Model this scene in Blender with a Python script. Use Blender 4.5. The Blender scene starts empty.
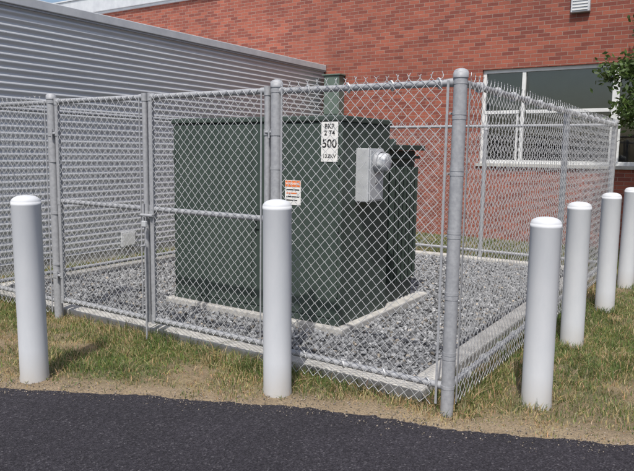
import bpy, math, random
import numpy as np
from mathutils import Vector, Matrix, Euler
random.seed(4); rng=np.random.default_rng(7)
scene=bpy.context.scene
COL=scene.collection

# ------------------------------------------------------------------ helpers
def link(o,parent=None):
    COL.objects.link(o)
    if parent is not None: o.parent=parent
    return o
def empty(name,loc=(0,0,0)):
    e=bpy.data.objects.new(name,None); e.empty_display_size=.2; e.location=loc
    return link(e)
def mesh_np(name,V,F,mat=None,parent=None,smooth=False,cols=None):
    """V (n,3); F (m,k) int, constant k"""
    V=np.asarray(V,dtype=np.float32); F=np.asarray(F,dtype=np.int32)
    me=bpy.data.meshes.new(name)
    me.vertices.add(len(V)); me.vertices.foreach_set('co',V.ravel())
    k=F.shape[1]; m=F.shape[0]
    me.loops.add(m*k); me.loops.foreach_set('vertex_index',F.ravel())
    me.polygons.add(m)
    me.polygons.foreach_set('loop_start',np.arange(0,m*k,k,dtype=np.int32))
    me.polygons.foreach_set('loop_total',np.full(m,k,dtype=np.int32))
    me.update(calc_edges=True)
    me.polygons.foreach_set('use_smooth',np.full(m,smooth,dtype=bool))
    if cols is not None:
        a=me.color_attributes.new('col','FLOAT_COLOR','POINT')
        c=np.ones((len(V),4),dtype=np.float32); c[:,:3]=cols
        a.data.foreach_set('color',c.ravel())
    me.validate()
    if mat: me.materials.append(mat)
    return link(bpy.data.objects.new(name,me),parent)
def box(name,lo,hi,mat,parent=None,bevel=0.0,seg=2):
    x0,y0,z0=lo; x1,y1,z1=hi
    V=[(x0,y0,z0),(x1,y0,z0),(x1,y1,z0),(x0,y1,z0),(x0,y0,z1),(x1,y0,z1),(x1,y1,z1),(x0,y1,z1)]
    F=[(0,3,2,1),(4,5,6,7),(0,1,5,4),(1,2,6,5),(2,3,7,6),(3,0,4,7)]
    o=mesh_np(name,V,F,mat,parent)
    if bevel>0:
        b=o.modifiers.new('b','BEVEL'); b.width=bevel; b.segments=seg; b.limit_method='ANGLE'
    return o
def tubes(name,segs,mat,parent=None,n=16,smooth=True):
    """segs: list of (p0,p1,r0,r1); caps use their own vertices so the sides shade cleanly"""
    V=[];F=[]
    for p0,p1,r0,r1 in segs:
        p0=Vector(p0);p1=Vector(p1);d=(p1-p0).normalized()
        q=d.to_track_quat('Z','Y')
        b=len(V)
        for p,r in ((p0,r0),(p1,r1),(p0,r0),(p1,r1)):
            for k in range(n):
                a=2*math.pi*k/n
                V.append(p+q@Vector((math.cos(a)*r,math.sin(a)*r,0)))
        for k in range(n):
            k2=(k+1)%n
            F.append((b+k,b+k2,b+n+k2,b+n+k))
        F.append(tuple(b+2*n+k for k in reversed(range(n)))); F.append(tuple(b+3*n+k for k in range(n)))
    me=bpy.data.meshes.new(name); me.from_pydata([tuple(v) for v in V],[],F)
    for p in me.polygons: p.use_smooth=(smooth and len(p.vertices)==4)
    me.materials.append(mat)
    return link(bpy.data.objects.new(name,me),parent)
def lathe(name,prof,loc,mat,parent=None,n=40,axis='Z'):
    V=[];F=[]
    for r,z in prof:
        for k in range(n):
            a=2*math.pi*k/n; V.append((r*math.cos(a),r*math.sin(a),z))
    for i in range(len(prof)-1):
        for k in range(n):
            k2=(k+1)%n; F.append((i*n+k,i*n+k2,(i+1)*n+k2,(i+1)*n+k))
    me=bpy.data.meshes.new(name); me.from_pydata(V,[],F)
    for p in me.polygons: p.use_smooth=True
    me.materials.append(mat)
    o=link(bpy.data.objects.new(name,me),parent); o.location=loc
    if axis=='X': o.rotation_euler=(0,math.pi/2,0)
    return o
def vnoise(x,y,seed=0):
    xi=np.floor(x).astype(np.int64); yi=np.floor(y).astype(np.int64)
    fx=x-xi; fy=y-yi; fx=fx*fx*(3-2*fx); fy=fy*fy*(3-2*fy)
    def h(a,b):
        n=(a*374761393+b*668265263+seed*1442695041)&0xffffffff
        n=((n^(n>>13))*1274126177)&0xffffffff
        return ((n^(n>>16))&0xffff)/65535.0
    return (h(xi,yi)*(1-fx)+h(xi+1,yi)*fx)*(1-fy)+(h(xi,yi+1)*(1-fx)+h(xi+1,yi+1)*fx)*fy
def fbm(x,y,s,seed=0,o=4):
    t=0;a=.5;n=0
    for i in range(o):
        t=t+a*vnoise(x*s,y*s,seed+i*17); n+=a; a*=.5; s*=2.03
    return t/n

# ------------------------------------------------------------------ materials
def new_mat(name):
    m=bpy.data.materials.new(name); m.use_nodes=True
    nt=m.node_tree; b=nt.nodes['Principled BSDF']
    return m,nt,b
def ramp(nt,fac,stops):
    r=nt.nodes.new('ShaderNodeValToRGB')
    e=r.color_ramp.elements
    while len(e)<len(stops): e.new(.5)
    for i,(p,c) in enumerate(stops):
        e[i].position=p; e[i].color=(*c,1) if len(c)==3 else c
    nt.links.new(fac,r.inputs[0]); return r
def noise(nt,scale,detail=4,rough=.6,coord='Object',scl=None):
    tc=nt.nodes.new('ShaderNodeTexCoord'); n=nt.nodes.new('ShaderNodeTexNoise')
    n.inputs['Scale'].default_value=scale; n.inputs['Detail'].default_value=detail; n.inputs['Roughness'].default_value=rough
    if scl:
        mp=nt.nodes.new('ShaderNodeMapping'); mp.inputs['Scale'].default_value=scl
        nt.links.new(tc.outputs[coord],mp.inputs[0]); nt.links.new(mp.outputs[0],n.inputs['Vector'])
    else: nt.links.new(tc.outputs[coord],n.inputs['Vector'])
    return n
def bump(nt,b,h,strength=.3,dist=.01):
    bp=nt.nodes.new('ShaderNodeBump'); bp.inputs['Strength'].default_value=strength; bp.inputs['Distance'].default_value=dist
    nt.links.new(h,bp.inputs['Height']); nt.links.new(bp.outputs[0],b.inputs['Normal'])
def simple(name,c1,c2,scale=8,rough=.6,metal=0,bs=.1,bd=.003,scl=None,detail=5):
    m,nt,b=new_mat(name)
    n=noise(nt,scale,detail,scl=scl)
    r=ramp(nt,n.outputs['Fac'],[(.35,c1),(.65,c2)])
    nt.links.new(r.outputs[0],b.inputs['Base Color'])
    b.inputs['Roughness'].default_value=rough; b.inputs['Metallic'].default_value=metal
    if bs: bump(nt,b,n.outputs['Fac'],bs,bd)
    return m
M_galv=simple('galvanised_steel',(.29,.30,.32),(.37,.38,.40),40,.6,.15,.06,.0008,detail=3)
M_wire=simple('galvanised_wire',(.46,.47,.49),(.62,.63,.64),30,.55,.2,0)
M_conc=simple('concrete',(.36,.35,.33),(.52,.51,.48),9,.9,0,.5,.004)
M_green=simple('green_enamel',(.036,.054,.045),(.048,.068,.057),3,.55,0,.04,.002)
M_dkgreen=simple('dark_green_enamel',(.028,.043,.037),(.037,.053,.045),3,.6,0,.05,.002)
M_meter=simple('meter_grey_paint',(.42,.44,.46),(.50,.52,.54),10,.45,.1,.05,.001)
M_white=simple('label_white',(.72,.72,.70),(.80,.80,.78),20,.5,0,0)
M_black=simple('label_black',(.015,.015,.015),(.03,.03,.03),20,.5,0,0)
M_orange=simple('label_orange',(.75,.16,.03),(.8,.2,.04),20,.5,0,0)
M_frame=simple('window_frame_paint',(.66,.68,.68),(.76,.77,.77),6,.5,0,.03,.001)
M_fascia=simple('fascia_metal',(.48,.50,.53),(.58,.60,.62),4,.5,.1,.03,.002)
M_roof=simple('roof_membrane',(.30,.30,.31),(.38,.38,.39),2,.85,0,.1,.004)
M_shade=simple('blind_fabric',(.42,.44,.43),(.50,.52,.50),3,.8,0,0)
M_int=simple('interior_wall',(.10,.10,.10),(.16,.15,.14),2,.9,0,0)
M_ubox=simple('utility_green_paint',(.10,.14,.12),(.13,.175,.15),5,.5,0,.05,.002)
M_bark=simple('bark',(.06,.045,.033),(.13,.10,.075),18,.95,0,.8,.02,scl=(1,1,.25))
M_glassdome,nt,b=new_mat('meter_glass'); b.inputs['Roughness'].default_value=.08
n=noise(nt,30); r=ramp(nt,n.outputs['Fac'],[(.35,(.22,.24,.27)),(.65,(.62,.64,.66))]); nt.links.new(r.outputs[0],b.inputs['Base Color'])

# corrugated metal siding
M_metal,nt,b=new_mat('corrugated_siding')
n=noise(nt,1.1,6,.65,scl=(1,.35,1)); n2=noise(nt,40,3)
r=ramp(nt,n.outputs['Fac'],[(.3,(.46,.48,.505)),(.7,(.58,.60,.62))])
nt.links.new(r.outputs[0],b.inputs['Base Color']); b.inputs['Metallic'].default_value=.25; b.inputs['Roughness'].default_value=.42
bump(nt,b,n2.outputs['Fac'],.05,.001)

# bollard
M_boll,nt,b=new_mat('bollard_sleeve')
tc=nt.nodes.new('ShaderNodeTexCoord'); sp=nt.nodes.new('ShaderNodeSeparateXYZ'); nt.links.new(tc.outputs['Object'],sp.inputs[0])
n=noise(nt,7,6,.7,scl=(1,1,.4))
mr=nt.nodes.new('ShaderNodeMapRange'); mr.inputs['From Min'].default_value=0; mr.inputs['From Max'].default_value=.22; mr.inputs['To Min'].default_value=.9; mr.inputs['To Max'].default_value=0.06
nt.links.new(sp.outputs['Z'],mr.inputs['Value'])
mu=nt.nodes.new('ShaderNodeMath'); mu.operation='MULTIPLY'; nt.links.new(mr.outputs[0],mu.inputs[0]); nt.links.new(n.outputs['Fac'],mu.inputs[1])
r=ramp(nt,n.outputs['Fac'],[(.3,(.52,.545,.58)),(.7,(.59,.61,.64))])
mx=nt.nodes.new('ShaderNodeMix'); mx.data_type='RGBA'; nt.links.new(mu.outputs[0],mx.inputs[0]); nt.links.new(r.outputs[0],mx.inputs[6]); mx.inputs[7].default_value=(.30,.25,.18,1)
nt.links.new(mx.outputs[2],b.inputs['Base Color']); b.inputs['Roughness'].default_value=.65; b.inputs['Specular IOR Level'].default_value=.35
bump(nt,b,n.outputs['Fac'],.06,.003)

# brick
M_brick,nt,b=new_mat('red_brick')
tc=nt.nodes.new('ShaderNodeTexCoord'); sp=nt.nodes.new('ShaderNodeSeparateXYZ'); nt.links.new(tc.outputs['Object'],sp.inputs[0])
ad=nt.nodes.new('ShaderNodeMath'); ad.operation='ADD'; nt.links.new(sp.outputs['X'],ad.inputs[0]); nt.links.new(sp.outputs['Y'],ad.inputs[1])
cb=nt.nodes.new('ShaderNodeCombineXYZ'); nt.links.new(ad.outputs[0],cb.inputs['X']); nt.links.new(sp.outputs['Z'],cb.inputs['Y'])
bt=nt.nodes.new('ShaderNodeTexBrick'); nt.links.new(cb.outputs[0],bt.inputs['Vector'])
bt.inputs['Scale'].default_value=1; bt.inputs['Brick Width'].default_value=.204; bt.inputs['Row Height'].default_value=.0675
bt.inputs['Mortar Size'].default_value=.0050; bt.inputs['Mortar Smooth'].default_value=.25; bt.inputs['Bias'].default_value=-.1
bt.inputs['Color1'].default_value=(.34,.100,.064,1); bt.inputs['Color2'].default_value=(.17,.046,.036,1); bt.inputs['Mortar'].default_value=(.30,.21,.17,1)
n=noise(nt,.9,5,.6); r=ramp(nt,n.outputs['Fac'],[(.3,(.80,.80,.80)),(.7,(1.12,1.1,1.08))])
n3=noise(nt,60,4,.7); r3=ramp(nt,n3.outputs['Fac'],[(.3,(.85,.85,.85)),(.7,(1.1,1.1,1.1))])
mx=nt.nodes.new('ShaderNodeMix'); mx.data_type='RGBA'; mx.blend_type='MULTIPLY'; mx.inputs[0].default_value=1
nt.links.new(bt.outputs['Color'],mx.inputs[6]); nt.links.new(r.outputs[0],mx.inputs[7])
mx2=nt.nodes.new('ShaderNodeMix'); mx2.data_type='RGBA'; mx2.blend_type='MULTIPLY'; mx2.inputs[0].default_value=1
nt.links.new(mx.outputs[2],mx2.inputs[6]); nt.links.new(r3.outputs[0],mx2.inputs[7])
nt.links.new(mx2.outputs[2],b.inputs['Base Color']); b.inputs['Roughness'].default_value=.88
inv=nt.nodes.new('ShaderNodeMath'); inv.operation='SUBTRACT'; inv.inputs[0].default_value=1; nt.links.new(bt.outputs['Fac'],inv.inputs[1])
bump(nt,b,inv.outputs[0],.6,.006)

# window glass: reflective pane, partly see-through
M_glass,nt,b=new_mat('window_glass')
nt.nodes.remove(b)
tr=nt.nodes.new('ShaderNodeBsdfTransparent'); tr.inputs[0].default_value=(.62,.68,.66,1)
gl=nt.nodes.new('ShaderNodeBsdfGlossy'); gl.inputs['Roughness'].default_value=.03
fr=nt.nodes.new('ShaderNodeFresnel'); fr.inputs['IOR'].default_value=1.9
n=noise(nt,1.3,2); bp=nt.nodes.new('ShaderNodeBump'); bp.inputs['Strength'].default_value=.15; bp.inputs['Distance'].default_value=.01
nt.links.new(n.outputs['Fac'],bp.inputs['Height']); nt.links.new(bp.outputs[0],gl.inputs['Normal'])
ms=nt.nodes.new('ShaderNodeMixShader'); nt.links.new(fr.outputs[0],ms.inputs[0]); nt.links.new(tr.outputs[0],ms.inputs[1]); nt.links.new(gl.outputs[0],ms.inputs[2])
nt.links.new(ms.outputs[0],nt.nodes['Material Output'].inputs['Surface'])

# attribute-coloured materials
def attr_mat(name,rough,sss=False,nscale=0,lo=.8,hi=1.2,bs=0,bd=.01):
    m,nt,b=new_mat(name); a=nt.nodes.new('ShaderNodeAttribute'); a.attribute_name='col'
    out=a.outputs['Color']
    if nscale:
        n=noise(nt,nscale,6,.7); r=ramp(nt,n.outputs['Fac'],[(.3,(lo,)*3),(.7,(hi,)*3)])
        mx=nt.nodes.new('ShaderNodeMix'); mx.data_type='RGBA'; mx.blend_type='MULTIPLY'; mx.inputs[0].default_value=1
        nt.links.new(out,mx.inputs[6]); nt.links.new(r.outputs[0],mx.inputs[7]); out=mx.outputs[2]
        if bs: bump(nt,b,n.outputs['Fac'],bs,bd)
    nt.links.new(out,b.inputs['Base Color']); b.inputs['Roughness'].default_value=rough
    if sss:
        t=nt.nodes.new('ShaderNodeBsdfTranslucent'); nt.links.new(out,t.inputs[0])
        ms=nt.nodes.new('ShaderNodeMixShader'); ms.inputs[0].default_value=.35
        nt.links.new(b.outputs[0],ms.inputs[1]); nt.links.new(t.outputs[0],ms.inputs[2])
        nt.links.new(ms.outputs[0],nt.nodes['Material Output'].inputs['Surface'])
    return m
M_ground=attr_mat('lawn_soil',.95,False,70,.5,1.4,.9,.02)
M_blade=attr_mat('grass_blade',.7,True)
M_stone=attr_mat('crushed_stone',.8,False,120,.85,1.15)
M_leaf=attr_mat('leaf',.5,True)

# asphalt
M_asph,nt,b=new_mat('asphalt')
n=noise(nt,130,2,.6); nb=noise(nt,1.2,5,.6)
vo=nt.nodes.new('ShaderNodeTexVoronoi'); vo.inputs['Scale'].default_value=120
tc=nt.nodes.new('ShaderNodeTexCoord'); nt.links.new(tc.outputs['Object'],vo.inputs['Vector'])
r=ramp(nt,vo.outputs['Color'],[(.15,(.016,.015,.019)),(.5,(.030,.028,.035)),(.8,(.044,.042,.050)),(.97,(.10,.096,.105))])
rn=ramp(nt,n.outputs['Fac'],[(.35,(.65,.65,.65)),(.65,(1.3,1.3,1.3))])
r2=ramp(nt,nb.outputs['Fac'],[(.3,(.85,.85,.85)),(.7,(1.18,1.16,1.18))])
mx=nt.nodes.new('ShaderNodeMix'); mx.data_type='RGBA'; mx.blend_type='MULTIPLY'; mx.inputs[0].default_value=1
nt.links.new(r.outputs[0],mx.inputs[6]); nt.links.new(r2.outputs[0],mx.inputs[7])
mxb=nt.nodes.new('ShaderNodeMix'); mxb.data_type='RGBA'; mxb.blend_type='MULTIPLY'; mxb.inputs[0].default_value=1
nt.links.new(mx.outputs[2],mxb.inputs[6]); nt.links.new(rn.outputs[0],mxb.inputs[7]); nt.links.new(mxb.outputs[2],b.inputs['Base Color'])
b.inputs['Roughness'].default_value=.9; b.inputs['Specular IOR Level'].default_value=.3
ad=nt.nodes.new('ShaderNodeMath'); ad.operation='ADD'; nt.links.new(vo.outputs['Distance'],ad.inputs[0]); nt.links.new(n.outputs['Fac'],ad.inputs[1])
bump(nt,b,ad.outputs[0],.85,.007)

# ------------------------------------------------------------------ layout constants (metres)
FX0,FX1=-6.30,-1.33      # enclosure left / right fence lines
FY0,FY1=3.50,8.95        # front / back
GX=(-5.06,-3.85,-2.61)   # gate post, leaf meeting, gate post
WALL_Y=11.63; MET_X=-7.42
EDGE=np.array([(-90,-36),(-30,-10.5),(-12,-1.7),(-7.5,.42),(-5.6,1.38),(-3.9,2.24),(-3.0,2.69),(-2.14,3.10),(-1.7,3.24),(-1.24,3.33),(-.8,3.50),(-.34,3.70),(.5,4.0),(2,4.45),(6,5.2),(20,6.2),(90,8.5)])
def edge_y(x): return np.interp(x,EDGE[:,0],EDGE[:,1])+.04*(fbm(x,x*0,3.,5)-.5)*2+.022*(fbm(x,x*0,22.,9)-.5)*2

# ------------------------------------------------------------------ ground
def axis(lo,hi,step,far):
    a=list(np.arange(lo,hi,step)); d=step
    L=[];x=lo
    while x>-far: d*=1.35; x-=d; L.append(x)
    d=step;x=a[-1];R=[]
    while x<far: d*=1.35; x+=d; R.append(x)
    return np.array(L[::-1]+a+R)
def ground_col(x,y):
    d=y-edge_y(x)                         # distance from the asphalt
    n1=fbm(x,y,1.3,1); n2=fbm(x,y,5,2); n3=fbm(x,y,.6,3)
    g=np.clip((n1*.6+n2*.4-.43)*5+.5,0,1)*np.clip((d-.12)/.38,0,1)
    g=np.clip(g+np.clip((y-8.9)/1.,0,1)*.6,0,1)
    g=np.where(x<-6.5,np.maximum(g,.8),g)
    for (px,py,pr) in ((-.25,4.55,.36),(-4.9,2.75,.38),(-3.1,3.15,.24),(-.35,6.6,.4),(-1.9,3.42,.16),(-4.2,3.05,.2)):
        q=np.exp(-(((x-px)/pr)**2+((y-py)/(pr*.7))**2))*(.7+.9*n2)
        g=g*(1-np.clip(q*1.3,0,1))
    return d,g,n1,n2,n3
xs=axis(-8.5,3,.05,160); ys=axis(0,12,.05,160)
X,Y=np.meshgrid(xs,ys); x=X.ravel(); y=Y.ravel()
d,g,n1,n2,n3=ground_col(x,y)
soil=np.array((.25,.19,.12)); green=np.array((.11,.12,.05)); straw=np.array((.36,.285,.165)); sand=np.array((.37,.29,.195))
c=soil[None]*(1-g[:,None])+green[None]*g[:,None]
k=np.clip(1-d/.28,0,1)[:,None]*np.clip(n2*1.6,0,1)[:,None]
c=c*(1-k)+sand*k
k2=np.clip((n2-.55)*4,0,1)[:,None]*.5; c=c*(1-k2)+straw*k2
z=(fbm(x,y,4,8)-.5)*.03+(fbm(x,y,14,4)-.5)*.012
inside=((x>FX0-.4)&(x<FX1+.1)&(y>FY0+.05)&(y<FY1+.2))
z=np.where(inside,-.01,z)
z=np.where(d<.04,-.012,np.minimum(z,.004+np.clip(d,0,1)*.06))
z=np.where((x<MET_X+.1)|(y>WALL_Y-.05),-.01,z)
nx,ny=len(xs),len(ys)
I=np.arange(nx*ny).reshape(ny,nx)
F=np.stack([I[:-1,:-1].ravel(),I[:-1,1:].ravel(),I[1:,1:].ravel(),I[1:,:-1].ravel()],1)
mesh_np('ground',np.stack([x,y,z],1),F,M_ground,None,True,c)

# asphalt sheet
ex=np.concatenate([np.linspace(-90,-9,60),np.arange(-8.9,4,.012),np.linspace(4.1,90,60)])
ey=edge_y(ex); N=len(ex)
V=np.concatenate([np.stack([ex,ey,np.full(N,-.012)],1),np.stack([ex,ey-.012,np.full(N,.006)],1),np.stack([ex,ey-.35,np.full(N,.014)],1),np.stack([ex,np.full(N,-100.),np.full(N,.014)],1)])
F=[]
for rrow in range(3):
    a=np.arange(N-1)+rrow*N
    F.append(np.stack([a,a+N,a+N+1,a+1],1))
mesh_np('asphalt_driveway',V,np.concatenate(F),M_asph,None,False)

# ------------------------------------------------------------------ grass (single mesh)
BOLL=[(-5.36,1.71,1.22),(-3.87,2.47,1.245),(-2.38,3.22,1.255),(-.93,3.98,1.185),(-1.02,5.45,1.19),(-1.0,6.89,1.2),(-1.0,8.34,1.2),(-1.0,9.8,1.2)]
def grass():
    P=[]
    def reg(x0,x1,y0,y1,dens):
        n=int((x1-x0)*(y1-y0)*dens); P.append(np.stack([rng.uniform(x0,x1,n),rng.uniform(y0,y1,n)],1))
    reg(-6.8,.2,1.0,FY0+.28,10500)
    reg(FX1-.28,.8,FY0+.2,7.2,7500)
    reg(FX1-.28,1.2,7.2,WALL_Y-.03,3500)
    reg(MET_X,FX1-.3,FY1+.1,WALL_Y-.03,2600)
    reg(MET_X+.02,FX0-.25,FY0,FY1+.1,2600)
    reg(-9,-6.8,-.5,FY0,1500)
    p=np.concatenate(P); x,y=p[:,0],p[:,1]
    d,g,n1,n2,n3=ground_col(x,y)
    tall=np.exp(-((y-FY0)/.13)**2)*(x<FX1+.15)*(x>-7)+np.exp(-((x-FX1)/.13)**2)*(y>FY0)
    near=np.zeros(len(x))
    for bx,by,_ in BOLL: near=np.maximum(near,np.exp(-(((x-bx)**2+(y-by)**2)/.17**2)))
    pr=np.clip(.10+.85*g+.5*tall,0,1)*np.clip((d-.01)/.22,0.0,1)
    pr=np.clip(pr+.36*(fbm(x,y,9,31)>.54)*(d>.03),0,1)
    keep=(rng.random(len(x))<pr)&(d>.015)&~((x<MET_X+.02))
    x,y,d,g,n2,tall,near=[q[keep] for q in (x,y,d,g,n2,tall,near)]
    n=len(x)
    tuft=np.clip((fbm(x,y,7,91)-.5)*5,0,1)
    h=(.013+.028*rng.random(n)**1.3)*(1+.5*g)*(1+1.6*tall*rng.random(n))*(1+.6*near)*(1+.6*tuft*rng.random(n))*np.clip(.5+d*1.2,.5,1)
    w=.0017+.0018*rng.random(n)+.0007*(y>6)
    a=rng.uniform(0,2*math.pi,n); lean=rng.normal(0,1.0,n); la=rng.uniform(0,2*math.pi,n)
    ux,uy=np.cos(a),np.sin(a); lx,ly=np.cos(la)*lean,np.sin(la)*lean
    z0=np.full(n,-.012)
    b0=np.stack([x-ux*w,y-uy*w,z0],1); b1=np.stack([x+ux*w,y+uy*w,z0],1)
    m0=np.stack([x-ux*w*.8+lx*h*.35,y-uy*w*.8+ly*h*.35,z0+h*.6+.008],1); m1=m0+np.stack([ux*w*1.6,uy*w*1.6,0*w],1)
    t=np.stack([x+lx*h*1.0,y+ly*h*1.0,z0+h*1.0/np.sqrt(1+.3*lean**2)+.012],1)
    V=np.stack([b0,b1,m1,m0,t],1).reshape(-1,3)
    i=np.arange(n)*5
    F=np.concatenate([np.stack([i,i+1,i+2],1),np.stack([i,i+2,i+3],1),np.stack([i+3,i+2,i+4],1)])
    dry=rng.random(n)<np.clip(.74-.5*g+(n2-.5)*1.0-.12*tuft,.12,.94)
    gc=np.stack([.120+.07*rng.random(n),.165+.075*rng.random(n),.045+.03*rng.random(n)],1)
    gc=gc*(.75+.5*fbm(x,y,2.5,77)[:,None])*(1-.25*tuft[:,None])
    dc=np.stack([.40+.16*rng.random(n),.32+.12*rng.random(n),.17+.08*rng.random(n)],1)
    c=np.where(dry[:,None],dc,gc)
    mesh_np('grass',V,F,M_blade,None,False,np.repeat(c,5,axis=0))
grass()

# ------------------------------------------------------------------ gravel
import bmesh
bm=bmesh.new(); bmesh.ops.create_icosphere(bm,subdivisions=1,radius=1)
bv=np.array([v.co[:] for v in bm.verts]); bf=np.array([[v.index for v in f.verts] for f in bm.faces]); bm.free()
def stones(name,x,y,z,s,c):
    n=len(x)
    S=s[:,None]*rng.uniform(.65,1.3,(n,3))
    q=rng.normal(size=(n,4)); q/=np.linalg.norm(q,axis=1)[:,None]
    w,a,b,c_=q.T
    R=np.stack([1-2*(b*b+c_*c_),2*(a*b-c_*w),2*(a*c_+b*w),2*(a*b+c_*w),1-2*(a*a+c_*c_),2*(b*c_-a*w),2*(a*c_-b*w),2*(b*c_+a*w),1-2*(a*a+b*b)],1).reshape(n,3,3)
    loc=bv[None]*S[:,None,:]*rng.uniform(.72,1.25,(n,len(bv),1))
    loc=np.einsum('nij,nkj->nki',R,loc)
    V=(loc+np.stack([x,y,z],1)[:,None,:]).reshape(-1,3)
    F=(bf[None]+(np.arange(n)*len(bv))[:,None,None]).reshape(-1,3)
    mesh_np(name,V,F,M_stone,None,False,np.repeat(c,len(bv),axis=0))
def gravel():
    box('gravel_base',(FX0-.18,FY0+.22,-.02),(FX1-.34,FY1-.1,.035),M_stonebase)
    n=34000
    x=rng.uniform(FX0-.16,FX1-.36,n); y=rng.uniform(FY0+.24,FY1-.12,n)
    keep=~((x>-4.66)&(x<-2.62)&(y>4.44)&(y<6.1)); x=x[keep];y=y[keep]; n=len(x)
    z=.038+rng.random(n)*.018+(fbm(x,y,2.5,3)-.5)*.015
    t=rng.random(n)**1.4
    c=np.stack([.108+.27*t,.112+.275*t,.120+.28*t],1)*rng.uniform(.8,1.15,n)[:,None]
    br=rng.random(n)<.06; c[br]=c[br]*np.array((1.3,1.12,.9))
    stones('gravel',x,y,z,.009+.010*rng.random(n),c)
    n=5000; x=rng.uniform(-6.5,.8,n); y=edge_y(x)+rng.normal(.06,.10,n)
    d=y-edge_y(x); z=np.where(d<-.02,.012,.004)
    t=rng.random(n)[:,None]
    c=np.array((.20,.17,.14))*(.5+1.1*t)
    stones('loose_grit',x,y,z,.0018+.0040*rng.random(n)**3,c)
M_stonebase=simple('gravel_fines',(.06,.063,.068),(.14,.145,.15),60,.95,0,.8,.01)
gravel()

# ------------------------------------------------------------------ concrete curb
cu=empty('concrete_curb')
ox0,ox1,oy0,oy1=FX0-.33,FX1-.20,FY0+.08,FY1+.05; cw=.15
box('front_run',(ox0,oy0,-.05),(ox1,oy0+cw,.085),M_conc,cu,.012)
box('back_run',(ox0,oy1-cw,-.05),(ox1,oy1,.085),M_conc,cu,.012)
box('side_run_a',(ox0,oy0+cw+.004,-.05),(ox0+cw,oy1-cw-.004,.083),M_conc,cu,.012)
box('side_run_b',(ox1-cw,oy0+cw+.004,-.05),(ox1,oy1-cw-.004,.083),M_conc,cu,.012)

# ------------------------------------------------------------------ bollards
def bollard(x,y,h):
    r=.091; t=h-.045
    prof=[(r+.004,-.05),(r+.003,.02),(r,.04),(r,t-.02),(r+.0012,t-.017),(r+.0012,t)]
    for k in range(0,9):
        a=k/8*math.pi/2; prof.append(((r+.0012)*math.cos(a)**.75 if k<8 else .0005,t+.045*math.sin(a)))
    o=lathe('bollard',prof,(x,y,0),M_boll,None,48)
    o.rotation_euler=(random.uniform(-.008,.008),random.uniform(-.008,.008),random.random()*6)
for b_ in BOLL: bollard(*b_)

# ------------------------------------------------------------------ chain link
def chainlink(name,p0,ang,L,z0,z1,parent,barb=True,side=0.03):
    w=.0355; r=.0020; ns=5
    u=np.array((math.cos(ang),math.sin(ang),0)); nn=np.array((-math.sin(ang),math.cos(ang),0))
    NW=int(L/w)-0; w=L/(NW+1); wz=.0355
    J=int((z1-z0)/wz)+1; wz=(z1-z0)/(J-1)
    i=np.arange(NW)[:,None]; j=np.arange(J)[None]
    px=i*w+((j+i)%2)*w; pz=z0+j*wz+0*i
    off=np.where(i%2==0,.0018,-.0018)+0*j
    if barb:
        ex_=px[:,-1:]; dirn=np.where(i%2==0,1,-1)*1.0
        e1=ex_+0*dirn; e2=ex_+dirn*.010+rng.normal(0,.003,(NW,1)); 
        px=np.concatenate([px,e1,e2],1); pz=np.concatenate([pz,pz[:,-1:]+.012,pz[:,-1:]+.026+rng.normal(0,.004,(NW,1))],1)
        off=np.concatenate([off,-off[:,-1:],off[:,-1:]*2],1)
    px=px+.0022*(fbm(px*1.,pz*1.,3,5)-.5)*4
    bulge=.006*np.sin(px*3.1+1)*np.sin(pz*2.2)
    J2=px.shape[1]
    base=np.array(p0)[None,None]+px[...,None]*u+(off+side+bulge)[...,None]*nn+pz[...,None]*np.array((0,0,1))
    th=np.arange(ns)*2*math.pi/ns
    ring=(np.cos(th)*r*1.414)[:,None]*u+(np.sin(th)*r)[:,None]*nn
    V=(base[:,:,None,:]+ring[None,None]).reshape(-1,3)
    a=(np.arange(NW)[:,None,None]*J2*ns+np.arange(J2-1)[None,:,None]*ns)
    k=np.arange(ns)[None,None]; k2=(k+1)%ns
    F=np.stack([a+k,a+k2,a+ns+k2,a+ns+k],-1).reshape(-1,4)
    return mesh_np(name,V,F,M_wire,parent,True)

fence=empty('chain_link_fence')
ZT=1.95; ZB=.18
def post(x,y,r,h,parent,name='post'):
    tubes(name,[((x,y,-.1),(x,y,h),r,r)],M_galv,parent,28)
    prof=[(r+.004,-.03),(r+.004,.0)]
    for k in range(0,7):
        a=k/6*math.pi/2; prof.append((max(.0005,(r+.003)*math.cos(a)),.0+r*.6*math.sin(a)))
    lathe(name+'_cap',prof,(x,y,h),M_galv,parent,24)
def bands(x,y,r,zs,parent,dx,dy):
    segs=[]
    for z in zs:
        segs.append(((x,y,z-.010),(x,y,z+.010),r+.0022,r+.0022))
        segs.append(((x+dx*(r+.012)-dy*.010,y+dy*(r+.012)-dx*.010,z),(x+dx*(r+.012)+dy*.018,y+dy*(r+.012)+dx*.018,z),.006,.006))
    tubes('tension_bands',segs,M_galv,parent,20)
big=.0385
for (x,y) in ((FX1,FY0),(FX0,FY0),(FX0,FY1),(FX1,FY1),(GX[0]-.005,FY0),(GX[2]+.0,FY0)):
    post(x,y,big if not (x==FX1 and y==FY1) else .034,2.005,fence,'terminal_post')
for (x,y) in ((FX1,6.21),(FX0,6.21),(-3.0,FY1),(-4.65,FY1)):
    post(x,y,.028,1.925,fence,'line_post')
    tubes('loop_cap',[((x,y,1.925),(x,y,1.95),.032,.032),((x-(.03 if y==FY1 else 0),y-(.03 if y!=FY1 else 0),ZT),(x+(.03 if y==FY1 else 0),y+(.03 if y!=FY1 else 0),ZT),.026,.026)],M_galv,fence)
rr=.0205
rails=[]
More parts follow.
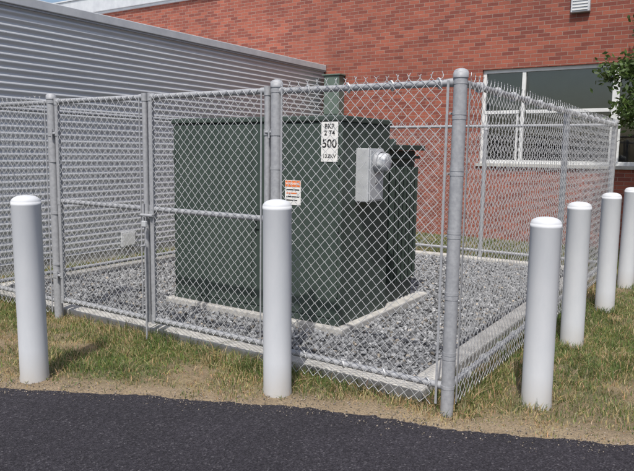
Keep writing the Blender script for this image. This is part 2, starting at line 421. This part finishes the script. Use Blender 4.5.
def rail(p,q,zs=(ZT,ZB)):
    for z in zs:
        P=Vector((p[0],p[1],z));Q=Vector((q[0],q[1],z)); d=(Q-P).normalized()
        rails.append((P+d*.035,Q-d*.035,rr,rr)); 
        rails.append((P+d*.037,P+d*.075,rr+.005,rr+.003)); rails.append((Q-d*.075,Q-d*.037,rr+.003,rr+.005))
rail((GX[2],FY0),(FX1,FY0)); rail((FX0,FY0),(GX[0],FY0))
rail((FX1,FY0),(FX1,6.21)); rail((FX1,6.21),(FX1,FY1)); rail((FX0,FY0),(FX0,6.21)); rail((FX0,6.21),(FX0,FY1))
rail((FX0,FY1),(FX1,FY1))
tubes('rails',rails,M_galv,fence,18)
zt=ZT+.032
chainlink('mesh_front_a',(GX[2]+.06,FY0,0),0,FX1-GX[2]-.12,.06,zt,fence,True,-.028)
chainlink('mesh_front_b',(FX0+.06,FY0,0),0,GX[0]-FX0-.12,.06,zt,fence,True,-.028)
chainlink('mesh_side_a',(FX1,FY0+.06,0),math.pi/2,FY1-FY0-.12,.06,zt,fence,True,-.032)
chainlink('mesh_side_b',(FX0,FY0+.06,0),math.pi/2,FY1-FY0-.12,.06,zt,fence,True,.032)
chainlink('mesh_back',(FX0+.06,FY1,0),0,FX1-FX0-.12,.06,zt,fence,True,.032)
zs=[.52,.98,1.44]
bands(FX1,FY0,big,[.36,.72,1.08,1.44,1.78,ZT,ZB],fence,-1,0)
bands(FX1,FY0,big,[.385,.745,1.105,1.465,1.755],fence,0,1)
bands(GX[2],FY0,big,zs+[ZT],fence,1,0); bands(GX[0],FY0,big,zs+[ZT],fence,-1,0)
bands(FX0,FY0,big,zs+[ZT],fence,1,0)
for (x,y,) in ((FX1-.062,FY0-.028),(GX[2]+.062,FY0-.028),(GX[0]-.062,FY0-.028),(FX0+.062,FY0-.028)):
    box('tension_bar',(x-.007,y-.002,.07),(x+.007,y+.002,zt-.02),M_galv,fence)
box('tension_bar',(FX1+.029,FY0+.057,.07),(FX1+.035,FY0+.071,zt-.02),M_galv,fence)
ties=[]
for x in np.arange(GX[2]+.25,FX1-.1,.3):
    for z in (ZT,ZB): ties.append(((x,FY0-.004,z-.001),(x+.006,FY0+.002,z+.001),rr+.013,rr+.013))
for y in np.arange(FY0+.3,FY1-.1,.35):
    for z in (ZT,ZB): ties.append(((FX1+.003,y,z),(FX1+.003,y+.005,z),rr+.013,rr+.013))
tubes('tie_wires',ties,M_wire,fence,12)

# ------------------------------------------------------------------ gate
gate=empty('chain_link_gate')
gr=.0225
def leaf(xa,xb,hinge):
    segs=[]
    zb_,zm,zt_=.20,1.09,1.955
    segs+= [((xa,FY0,zb_-.03),(xa,FY0,zt_+.03),gr,gr),((xb,FY0,zb_-.03),(xb,FY0,zt_+.03),gr,gr)]
    for z in (zb_,zm,zt_): segs.append(((xa+.02,FY0,z),(xb-.02,FY0,z),gr-.002,gr-.002))
    tubes('leaf_frame',segs,M_galv,gate,18)
    fit=[]
    for x,s in ((xa,1),(xb,-1)):
        for z in (zb_,zm,zt_):
            fit.append(((x,FY0,z-.03),(x,FY0,z+.03),gr+.0035,gr+.0035)); fit.append(((x,FY0,z),(x+s*.055,FY0,z),gr+.002,gr+.002))
    tubes('corner_fittings',fit,M_galv,gate,18)
    chainlink('leaf_mesh',(xa+.03,FY0,0),0,xb-xa-.06,zb_-.01,zt_+.012,gate,False,-.026)
    for x in (xa+.034,xb-.034): box('tension_bar',(x-.006,FY0-.030,zb_),(x+.006,FY0-.026,zt_),M_galv,gate)
    hx=xa if hinge<0 else xb; px=GX[0] if hinge<0 else GX[2]
    hs=[]
    for z in (.42,1.68):
        hs.append(((px,FY0,z-.022),(px,FY0,z+.022),big+.004,big+.004))
        hs.append(((hx,FY0,z-.02),(hx,FY0,z+.02),gr+.005,gr+.005))
        hs.append(((px,FY0-.03,z),(hx,FY0-.02,z),.011,.011))
        hs.append((((px+hx)/2,FY0-.035,z-.04),((px+hx)/2,FY0-.035,z+.04),.007,.007))
    tubes('hinges',hs,M_galv,gate,16)
leaf(GX[0]+.075,GX[1]-.034,-1); leaf(GX[1]+.034,GX[2]-.075,1)
lt=[((GX[1]-.036,FY0-.035,.95),(GX[1]-.036,FY0-.035,1.13),.011,.011),((GX[1]-.06,FY0-.04,1.04),(GX[1]+.075,FY0-.04,1.04),.012,.012),
    ((GX[1]+.034,FY0,1.01),(GX[1]+.034,FY0,1.07),.030,.030),((GX[1]-.034,FY0,1.01),(GX[1]-.034,FY0,1.07),.030,.030),
    ((GX[1]-.01,FY0-.045,.04),(GX[1]-.01,FY0-.045,.82),.008,.008),((GX[1]-.01,FY0-.045,.80),(GX[1]-.01,FY0-.09,.80),.008,.008),
    ((GX[1]-.036,FY0-.02,.32),(GX[1]-.01,FY0-.045,.32),.01,.01),((GX[1]-.036,FY0-.02,.68),(GX[1]-.01,FY0-.045,.68),.01,.01)]
tubes('latch_and_drop_rod',lt,M_galv,gate,12)
box('padlock',(GX[1]-.005,FY0-.085,.955),(GX[1]+.04,FY0-.062,1.0),M_meter,gate,.004)
tubes('padlock_shackle',[((GX[1]+.003,FY0-.073,1.0),(GX[1]+.003,FY0-.073,1.03),.004,.004),((GX[1]+.032,FY0-.073,1.0),(GX[1]+.032,FY0-.073,1.03),.004,.004),((GX[1]+.001,FY0-.073,1.03),(GX[1]+.034,FY0-.073,1.03),.004,.004)],M_galv,gate,8)

# ------------------------------------------------------------------ transformer
tf=empty('pad_mounted_transformer')
TX0,TX1,TY0=-4.60,-2.69,4.50
box('concrete_pad',(TX0-.07,TY0-.07,-.05),(TX1+.07,6.20,.10),M_conc,tf,.012)
box('cabinet',(TX0,TY0,.10),(TX1,5.35,1.80),M_green,tf,.006)
box('lid',(TX0-.012,TY0-.022,1.803),(TX1+.012,5.37,1.852),M_green,tf,.012,3)
xm=-3.62
box('door_a',(TX0+.03,TY0-.010,.16),(xm-.004,TY0-.001,1.785),M_green,tf,.004)
box('door_b',(xm+.004,TY0-.010,.16),(TX1-.03,TY0-.001,1.785),M_green,tf,.004)
box('sill',(TX0-.002,TY0-.014,.102),(TX1+.002,TY0-.002,.152),M_green,tf,.003)
tubes('hinges',[((TX1-.022,TY0-.014,z),(TX1-.022,TY0-.014,z+.10),.010,.010) for z in (.35,.9,1.45)]+[((TX0+.022,TY0-.014,z),(TX0+.022,TY0-.014,z+.10),.010,.010) for z in (.35,.9,1.45)],M_green,tf,12)
box('handle_plate',(xm+.03,TY0-.022,.86),(xm+.09,TY0-.011,1.04),M_dkgreen,tf,.004)
tubes('handle',[((xm+.06,TY0-.022,.95),(xm+.06,TY0-.05,.95),.014,.014),((xm+.06,TY0-.045,.95),(xm+.06,TY0-.045,.84),.010,.008)],M_dkgreen,tf,12)
box('tank',(TX0+.08,5.353,.10),(TX1-.06,6.05,1.58),M_dkgreen,tf,.01)
box('tank_lid',(TX0+.04,5.373,1.583),(TX1+.02,6.11,1.635),M_dkgreen,tf,.008)
box('tank_lip',(TX0+.06,5.358,1.50),(TX1-.02,6.08,1.53),M_dkgreen,tf,.004)
for k in range(7):
    yy=5.46+k*.085
    box('cooling_fin',(TX1-.06,yy,.30),(TX1+.005,yy+.02,1.42),M_dkgreen,tf,.003)
for xx in (TX0+.25,TX1-.25): box('lifting_lug',(xx-.04,5.9,1.636),(xx+.04,5.92,1.70),M_dkgreen,tf,.01)
mb=TX1+.001
box('meter_box',(mb,4.72,1.14),(mb+.125,4.99,1.59),M_meter,tf,.008)
box('meter_box_cover',(mb+.126,4.735,1.155),(mb+.136,4.975,1.575),M_meter,tf,.004)
lathe('meter_ring',[(.088,0),(.092,.004),(.092,.03),(.084,.036)],(mb+.136,4.855,1.475),M_galv,tf,32,'X')
lathe('meter_glass',[(.078,0),(.078,.075),(.074,.088),(.062,.094),(.0005,.096)],(mb+.145,4.855,1.475),M_glassdome,tf,32,'X')
box('meter_latch',(mb+.137,4.82,1.30),(mb+.147,4.87,1.33),M_galv,tf,.002)
fy=TY0-.0115
box('number_plate',(-2.885,fy-.003,1.475),(-2.725,fy,1.80),M_white,tf)
def text(s,x,z,size,mat,parent,name):
    cu_=bpy.data.curves.new(name,'FONT'); cu_.body=s; cu_.size=size; cu_.align_x='CENTER'; cu_.align_y='CENTER'; cu_.extrude=.0005; cu_.offset=size*.018
    cu_.materials.append(mat); o=link(bpy.data.objects.new(name,cu_),parent); o.location=(x,fy-.0042,z); o.rotation_euler=(math.pi/2,0,0); return o
text('500',-2.805,1.62,.095,M_black,tf,'number_text')
text('BKR\n2 T4',-2.805,1.735,.055,M_black,tf,'plate_text')
text('13.8KV',-2.805,1.52,.042,M_black,tf,'voltage_text')
box('caution_label',(-3.25,fy-.002,1.10),(-3.085,fy,1.31),M_white,tf)
box('caution_header',(-3.246,fy-.0035,1.255),(-3.089,fy-.0022,1.306),M_orange,tf)
text('WARNING',-3.168,1.28,.03,M_white,tf,'caution_title')
for k in range(4): 
    box('caution_line',(-3.235,fy-.0032,1.225-k*.03),(-3.10-.02*(k%2),fy-.0022,1.234-k*.03),M_black if k!=1 else M_orange,tf)

# ------------------------------------------------------------------ brick building
bb=empty('brick_school_building')
BX0,BX1,BT=-26.,24.,5.17
WX0,WX1,WZ0,WZ1=-4.01,.65,1.40,3.08
T=.28
box('wall_left_part',(BX0,WALL_Y,-.2),(WX0,WALL_Y+T,BT),M_brick,bb)
box('wall_right_part',(WX1,WALL_Y,-.2),(BX1,WALL_Y+T,BT),M_brick,bb)
box('wall_below_window',(WX0,WALL_Y,-.2),(WX1,WALL_Y+T,WZ0-.06),M_brick,bb)
box('wall_above_window',(WX0,WALL_Y,WZ1),(WX1,WALL_Y+T,BT),M_brick,bb)
box('rear_volume',(BX0,WALL_Y+3.2,-.2),(BX1,WALL_Y+14,BT-.05),M_int,bb)
box('roof',(BX0,WALL_Y+T,BT-.03),(BX1,WALL_Y+14,BT+.05),M_roof,bb)
box('fascia',(BX0-.1,WALL_Y-.10,BT+.0),(BX1+.1,WALL_Y+T-.02,BT+.38),M_fascia,bb,.01)
box('drip_edge',(BX0-.12,WALL_Y-.13,BT+.385),(BX1+.12,WALL_Y+T,BT+.42),M_fascia,bb,.005)
box('soffit_trim',(BX0,WALL_Y-.06,BT-.055),(BX1,WALL_Y-.002,BT-.003),M_fascia,bb)
box('window_sill',(WX0-.04,WALL_Y-.045,WZ0-.058),(WX1+.04,WALL_Y+.2,WZ0-.002),M_conc,bb,.006)
f0,f1=WALL_Y+.05,WALL_Y+.12
def fr(name,x0,x1,z0,z1,dy=0): box(name,(x0,f0-dy,z0),(x1,f1,z1),M_frame,bb,.004)
fw=.065
fr('frame_top',WX0,WX1,WZ1-fw,WZ1-.001); fr('frame_bottom',WX0,WX1,WZ0,WZ0+fw)
mull=[WX0,-3.27,-1.76,-.98,WX1]
for i_,xm_ in enumerate(mull):
    wd=fw if i_ not in (2,) else .11
    a_=xm_ if i_==0 else (xm_-wd if i_==len(mull)-1 else xm_-wd/2)
    fr('mullion',a_,a_+wd,WZ0+fw,WZ1-fw,.003)
ztm=2.32
for i_ in range(4):
    a_=mull[i_]+fw*.9; c_=mull[i_+1]-fw*.9
    fr('transom',a_,c_,ztm-.03,ztm+.03,-.004)
    if i_%2==0:
        box('sash',(a_+.01,f0+.012,WZ0+fw+.002),(a_+.045,f1-.01,ztm-.032),M_frame,bb)
        box('sash',(c_-.045,f0+.012,WZ0+fw+.002),(c_-.01,f1-.01,ztm-.032),M_frame,bb)
    box('glass',(a_-.02,f0+.035,WZ0+.03),(c_+.02,f0+.041,WZ1-.03),M_glass,bb)
    zb={0:2.36,1:2.30,2:2.1,3:2.36}[i_]
    box('roller_blind',(a_+.0,f1+.06,zb),(c_-.0,f1+.064,WZ1),M_shade,bb)
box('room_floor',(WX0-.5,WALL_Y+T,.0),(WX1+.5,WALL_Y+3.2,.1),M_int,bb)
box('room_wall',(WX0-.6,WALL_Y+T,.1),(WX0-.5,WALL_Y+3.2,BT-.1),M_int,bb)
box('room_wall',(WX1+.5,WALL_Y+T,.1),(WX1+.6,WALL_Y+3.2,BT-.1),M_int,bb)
box('room_ceiling',(WX0-.5,WALL_Y+T,3.3),(WX1+.5,WALL_Y+3.2,3.35),M_white,bb)
v=empty('wall_vent')
box('housing',(-2.53,WALL_Y-.09,3.92),(-2.23,WALL_Y-.001,4.30),M_fascia,v,.01)
for k in range(6): box('louvre',(-2.50,WALL_Y-.102,3.95+k*.05),(-2.26,WALL_Y-.0905,3.97+k*.05),M_frame,v)

ub=empty('wall_utility_box')
box('housing',(-7.30,WALL_Y-.22,2.30),(-6.93,WALL_Y-.002,3.12),M_ubox,ub,.012)
box('hood',(-7.33,WALL_Y-.25,3.122),(-6.90,WALL_Y-.002,3.15),M_ubox,ub,.005)
box('door',(-7.27,WALL_Y-.232,2.34),(-6.96,WALL_Y-.221,3.08),M_ubox,ub,.004)
tubes('conduits',[((x_,WALL_Y-.10,-.05),(x_,WALL_Y-.10,2.30),.03,.03) for x_ in (-7.2,-7.05)],M_ubox,ub)

# ------------------------------------------------------------------ corrugated metal annex
ma=empty('corrugated_metal_building')
MH=3.30; MY0=1.0
per=.085; amp=.012; sub=8
zc=np.arange(.12,MH-.04,per/sub); 
prof=amp*np.sin(2*math.pi*zc/per); prof=np.clip(prof*1.35,-amp,amp)
def siding(name,pts):
    V=[];n=len(zc)
    for (x_,y_,nx_,ny_) in pts:
        V.append(np.stack([x_+nx_*prof,y_+ny_*prof,zc],1))
    V=np.concatenate(V); F=[]
    for i_ in range(len(pts)-1):
        a=np.arange(n-1)+i_*n; F.append(np.stack([a,a+n,a+n+1,a+1],1))
    return mesh_np(name,V,np.concatenate(F),M_metal,ma,True)
ysp=[MY0,3.05,6.10,9.15,WALL_Y-.01]
for i_ in range(4):
    siding('siding_panel',[(MET_X-(.0015 if i_%2 else 0),ysp[i_]-(.03 if i_ else 0),1,0),(MET_X-(.0015 if i_%2 else 0),ysp[i_+1],1,0)])
siding('siding_end',[(-20,MY0,0,-1),(MET_X,MY0,0,-1)])
box('core_wall',(-20,MY0+.03,.0),(MET_X-.03,WALL_Y-.02,MH-.02),M_int,ma)
box('foundation',(-20.0,MY0+.012,-.1),(MET_X-.012,WALL_Y-.015,.115),M_conc,ma)
box('roof_flashing',(-20.05,MY0-.05,MH-.05),(MET_X+.045,WALL_Y-.006,MH+.065),M_fascia,ma,.01)
box('flashing_drip',(-20.05,MY0-.06,MH-.075),(MET_X+.028,WALL_Y-.006,MH-.053),M_galv,ma)
box('corner_trim',(MET_X-.03,MY0-.03,.0),(MET_X+.02,MY0+.05,MH-.08),M_fascia,ma)
tubes('fasteners',[((MET_X+.010,y_,z_),(MET_X+.017,y_,z_),.007,.007) for y_ in np.arange(MY0+.5,WALL_Y,.61) for z_ in np.arange(.36,3.2,per*5)],M_galv,ma,6)
wv=empty('wall_hatch')
box('body',(MET_X+.014,6.17,.14),(MET_X+.05,6.42,.36),M_fascia,wv,.006)
box('door',(MET_X+.051,6.19,.16),(MET_X+.057,6.40,.34),M_frame,wv,.003)

# ------------------------------------------------------------------ tree at the right
def tree(loc,H,seed):
    R=random.Random(seed); t=empty('deciduous_tree',loc)
    segs=[];tips=[]
    base_h=H*.38
    segs.append((Vector((0,0,-.05)),Vector((.02,.01,base_h)),.085,.065)); p=Vector((.02,.01,base_h))
    q=p
    for k in range(6):
        q2=q+Vector((R.gauss(0,.05),R.gauss(0,.05),H*.10)); segs.append((q,q2,.062-.009*k,.053-.009*k)); 
        for m in range(9):
            a=(m+R.random())*6.28/9; rr_=R.uniform(.75,1.0)*(1.0-.09*k)
            e=q+Vector((math.cos(a)*1.3*rr_,math.sin(a)*1.3*rr_,R.uniform(-.05,.55)))
            mid=q.lerp(e,.5)+Vector((0,0,-.06)); segs.append((q,mid,.026,.016)); segs.append((mid,e,.016,.006)); tips+= [mid.lerp(e,.3),mid.lerp(e,.7),e]
            for s in range(6):
                st=mid.lerp(e,R.random()); d_=Vector((R.gauss(0,.25),R.gauss(0,.25),R.gauss(.02,.22))); segs.append((st,st+d_,.007,.003)); tips+=[st+d_,st+d_*.5]
        q=q2
    tips.append(q)
    tubes('trunk_and_limbs',segs,M_bark,t,7)
    T=np.array([tuple(p) for p in tips]); T=T[T[:,2]>2.05]
    m=len(T); per_=max(8,int(42000/m))
    c=np.repeat(T,per_,axis=0)+rng.normal(0,.085,(m*per_,3)); c[:,2]-=.03
    n=len(c); a=rng.normal(size=(n,3)); a/=np.linalg.norm(a,axis=1)[:,None]
    b_=np.cross(a,rng.normal(size=(n,3))); b_/=np.linalg.norm(b_,axis=1)[:,None]
    s=(.022+.02*rng.random(n))[:,None]
    V=np.stack([c-a*s*1.3,c+b_*s*.62,c+a*s*1.3,c-b_*s*.62],1).reshape(-1,3)
    F=np.arange(n*4).reshape(-1,4)
    clump=np.repeat(rng.uniform(.6,1.35,m),per_)[:,None]
    col=np.array((.080,.130,.034))*clump*rng.uniform(.7,1.35,(n,1))
    mesh_np('leaves',V,F,M_leaf,t,False,np.repeat(col,4,axis=0))
tree((-.27,9.82,0),5.2,3)

# ------------------------------------------------------------------ light
EL=math.radians(58); hd=Vector((.34,-.94,0)).normalized()
sd=Vector((hd.x*math.cos(EL),hd.y*math.cos(EL),math.sin(EL)))
w=bpy.data.worlds.new('World'); scene.world=w; w.use_nodes=True; nt=w.node_tree
sky=nt.nodes.new('ShaderNodeTexSky'); sky.sky_type='NISHITA'; sky.sun_disc=False
sky.sun_elevation=EL; sky.sun_rotation=math.atan2(hd.x,hd.y); sky.dust_density=3.0; sky.air_density=1.0
nt.links.new(sky.outputs[0],nt.nodes['Background'].inputs[0]); nt.nodes['Background'].inputs[1].default_value=.145
L=bpy.data.lights.new('sun','SUN'); L.energy=4.0; L.angle=math.radians(.6); L.color=(1,.955,.885)
lo=link(bpy.data.objects.new('sun',L)); lo.rotation_euler=(-sd).to_track_quat('-Z','Y').to_euler(); lo.location=(0,0,20)

# ------------------------------------------------------------------ camera
cam=bpy.data.cameras.new('camera'); co=link(bpy.data.objects.new('camera',cam))
M=Matrix.Rotation(math.radians(33),4,'Z')@Matrix.Rotation(math.radians(82.6),4,'X')@Matrix.Rotation(math.radians(.85),4,'Z')
co.matrix_world=Matrix.Translation((0,0,1.55))@M
cam.sensor_width=36; cam.lens=36*640/634; cam.clip_start=.05; cam.clip_end=500
scene.camera=co
scene.view_settings.view_transform='Standard'; scene.view_settings.look='None'; scene.view_settings.exposure=0
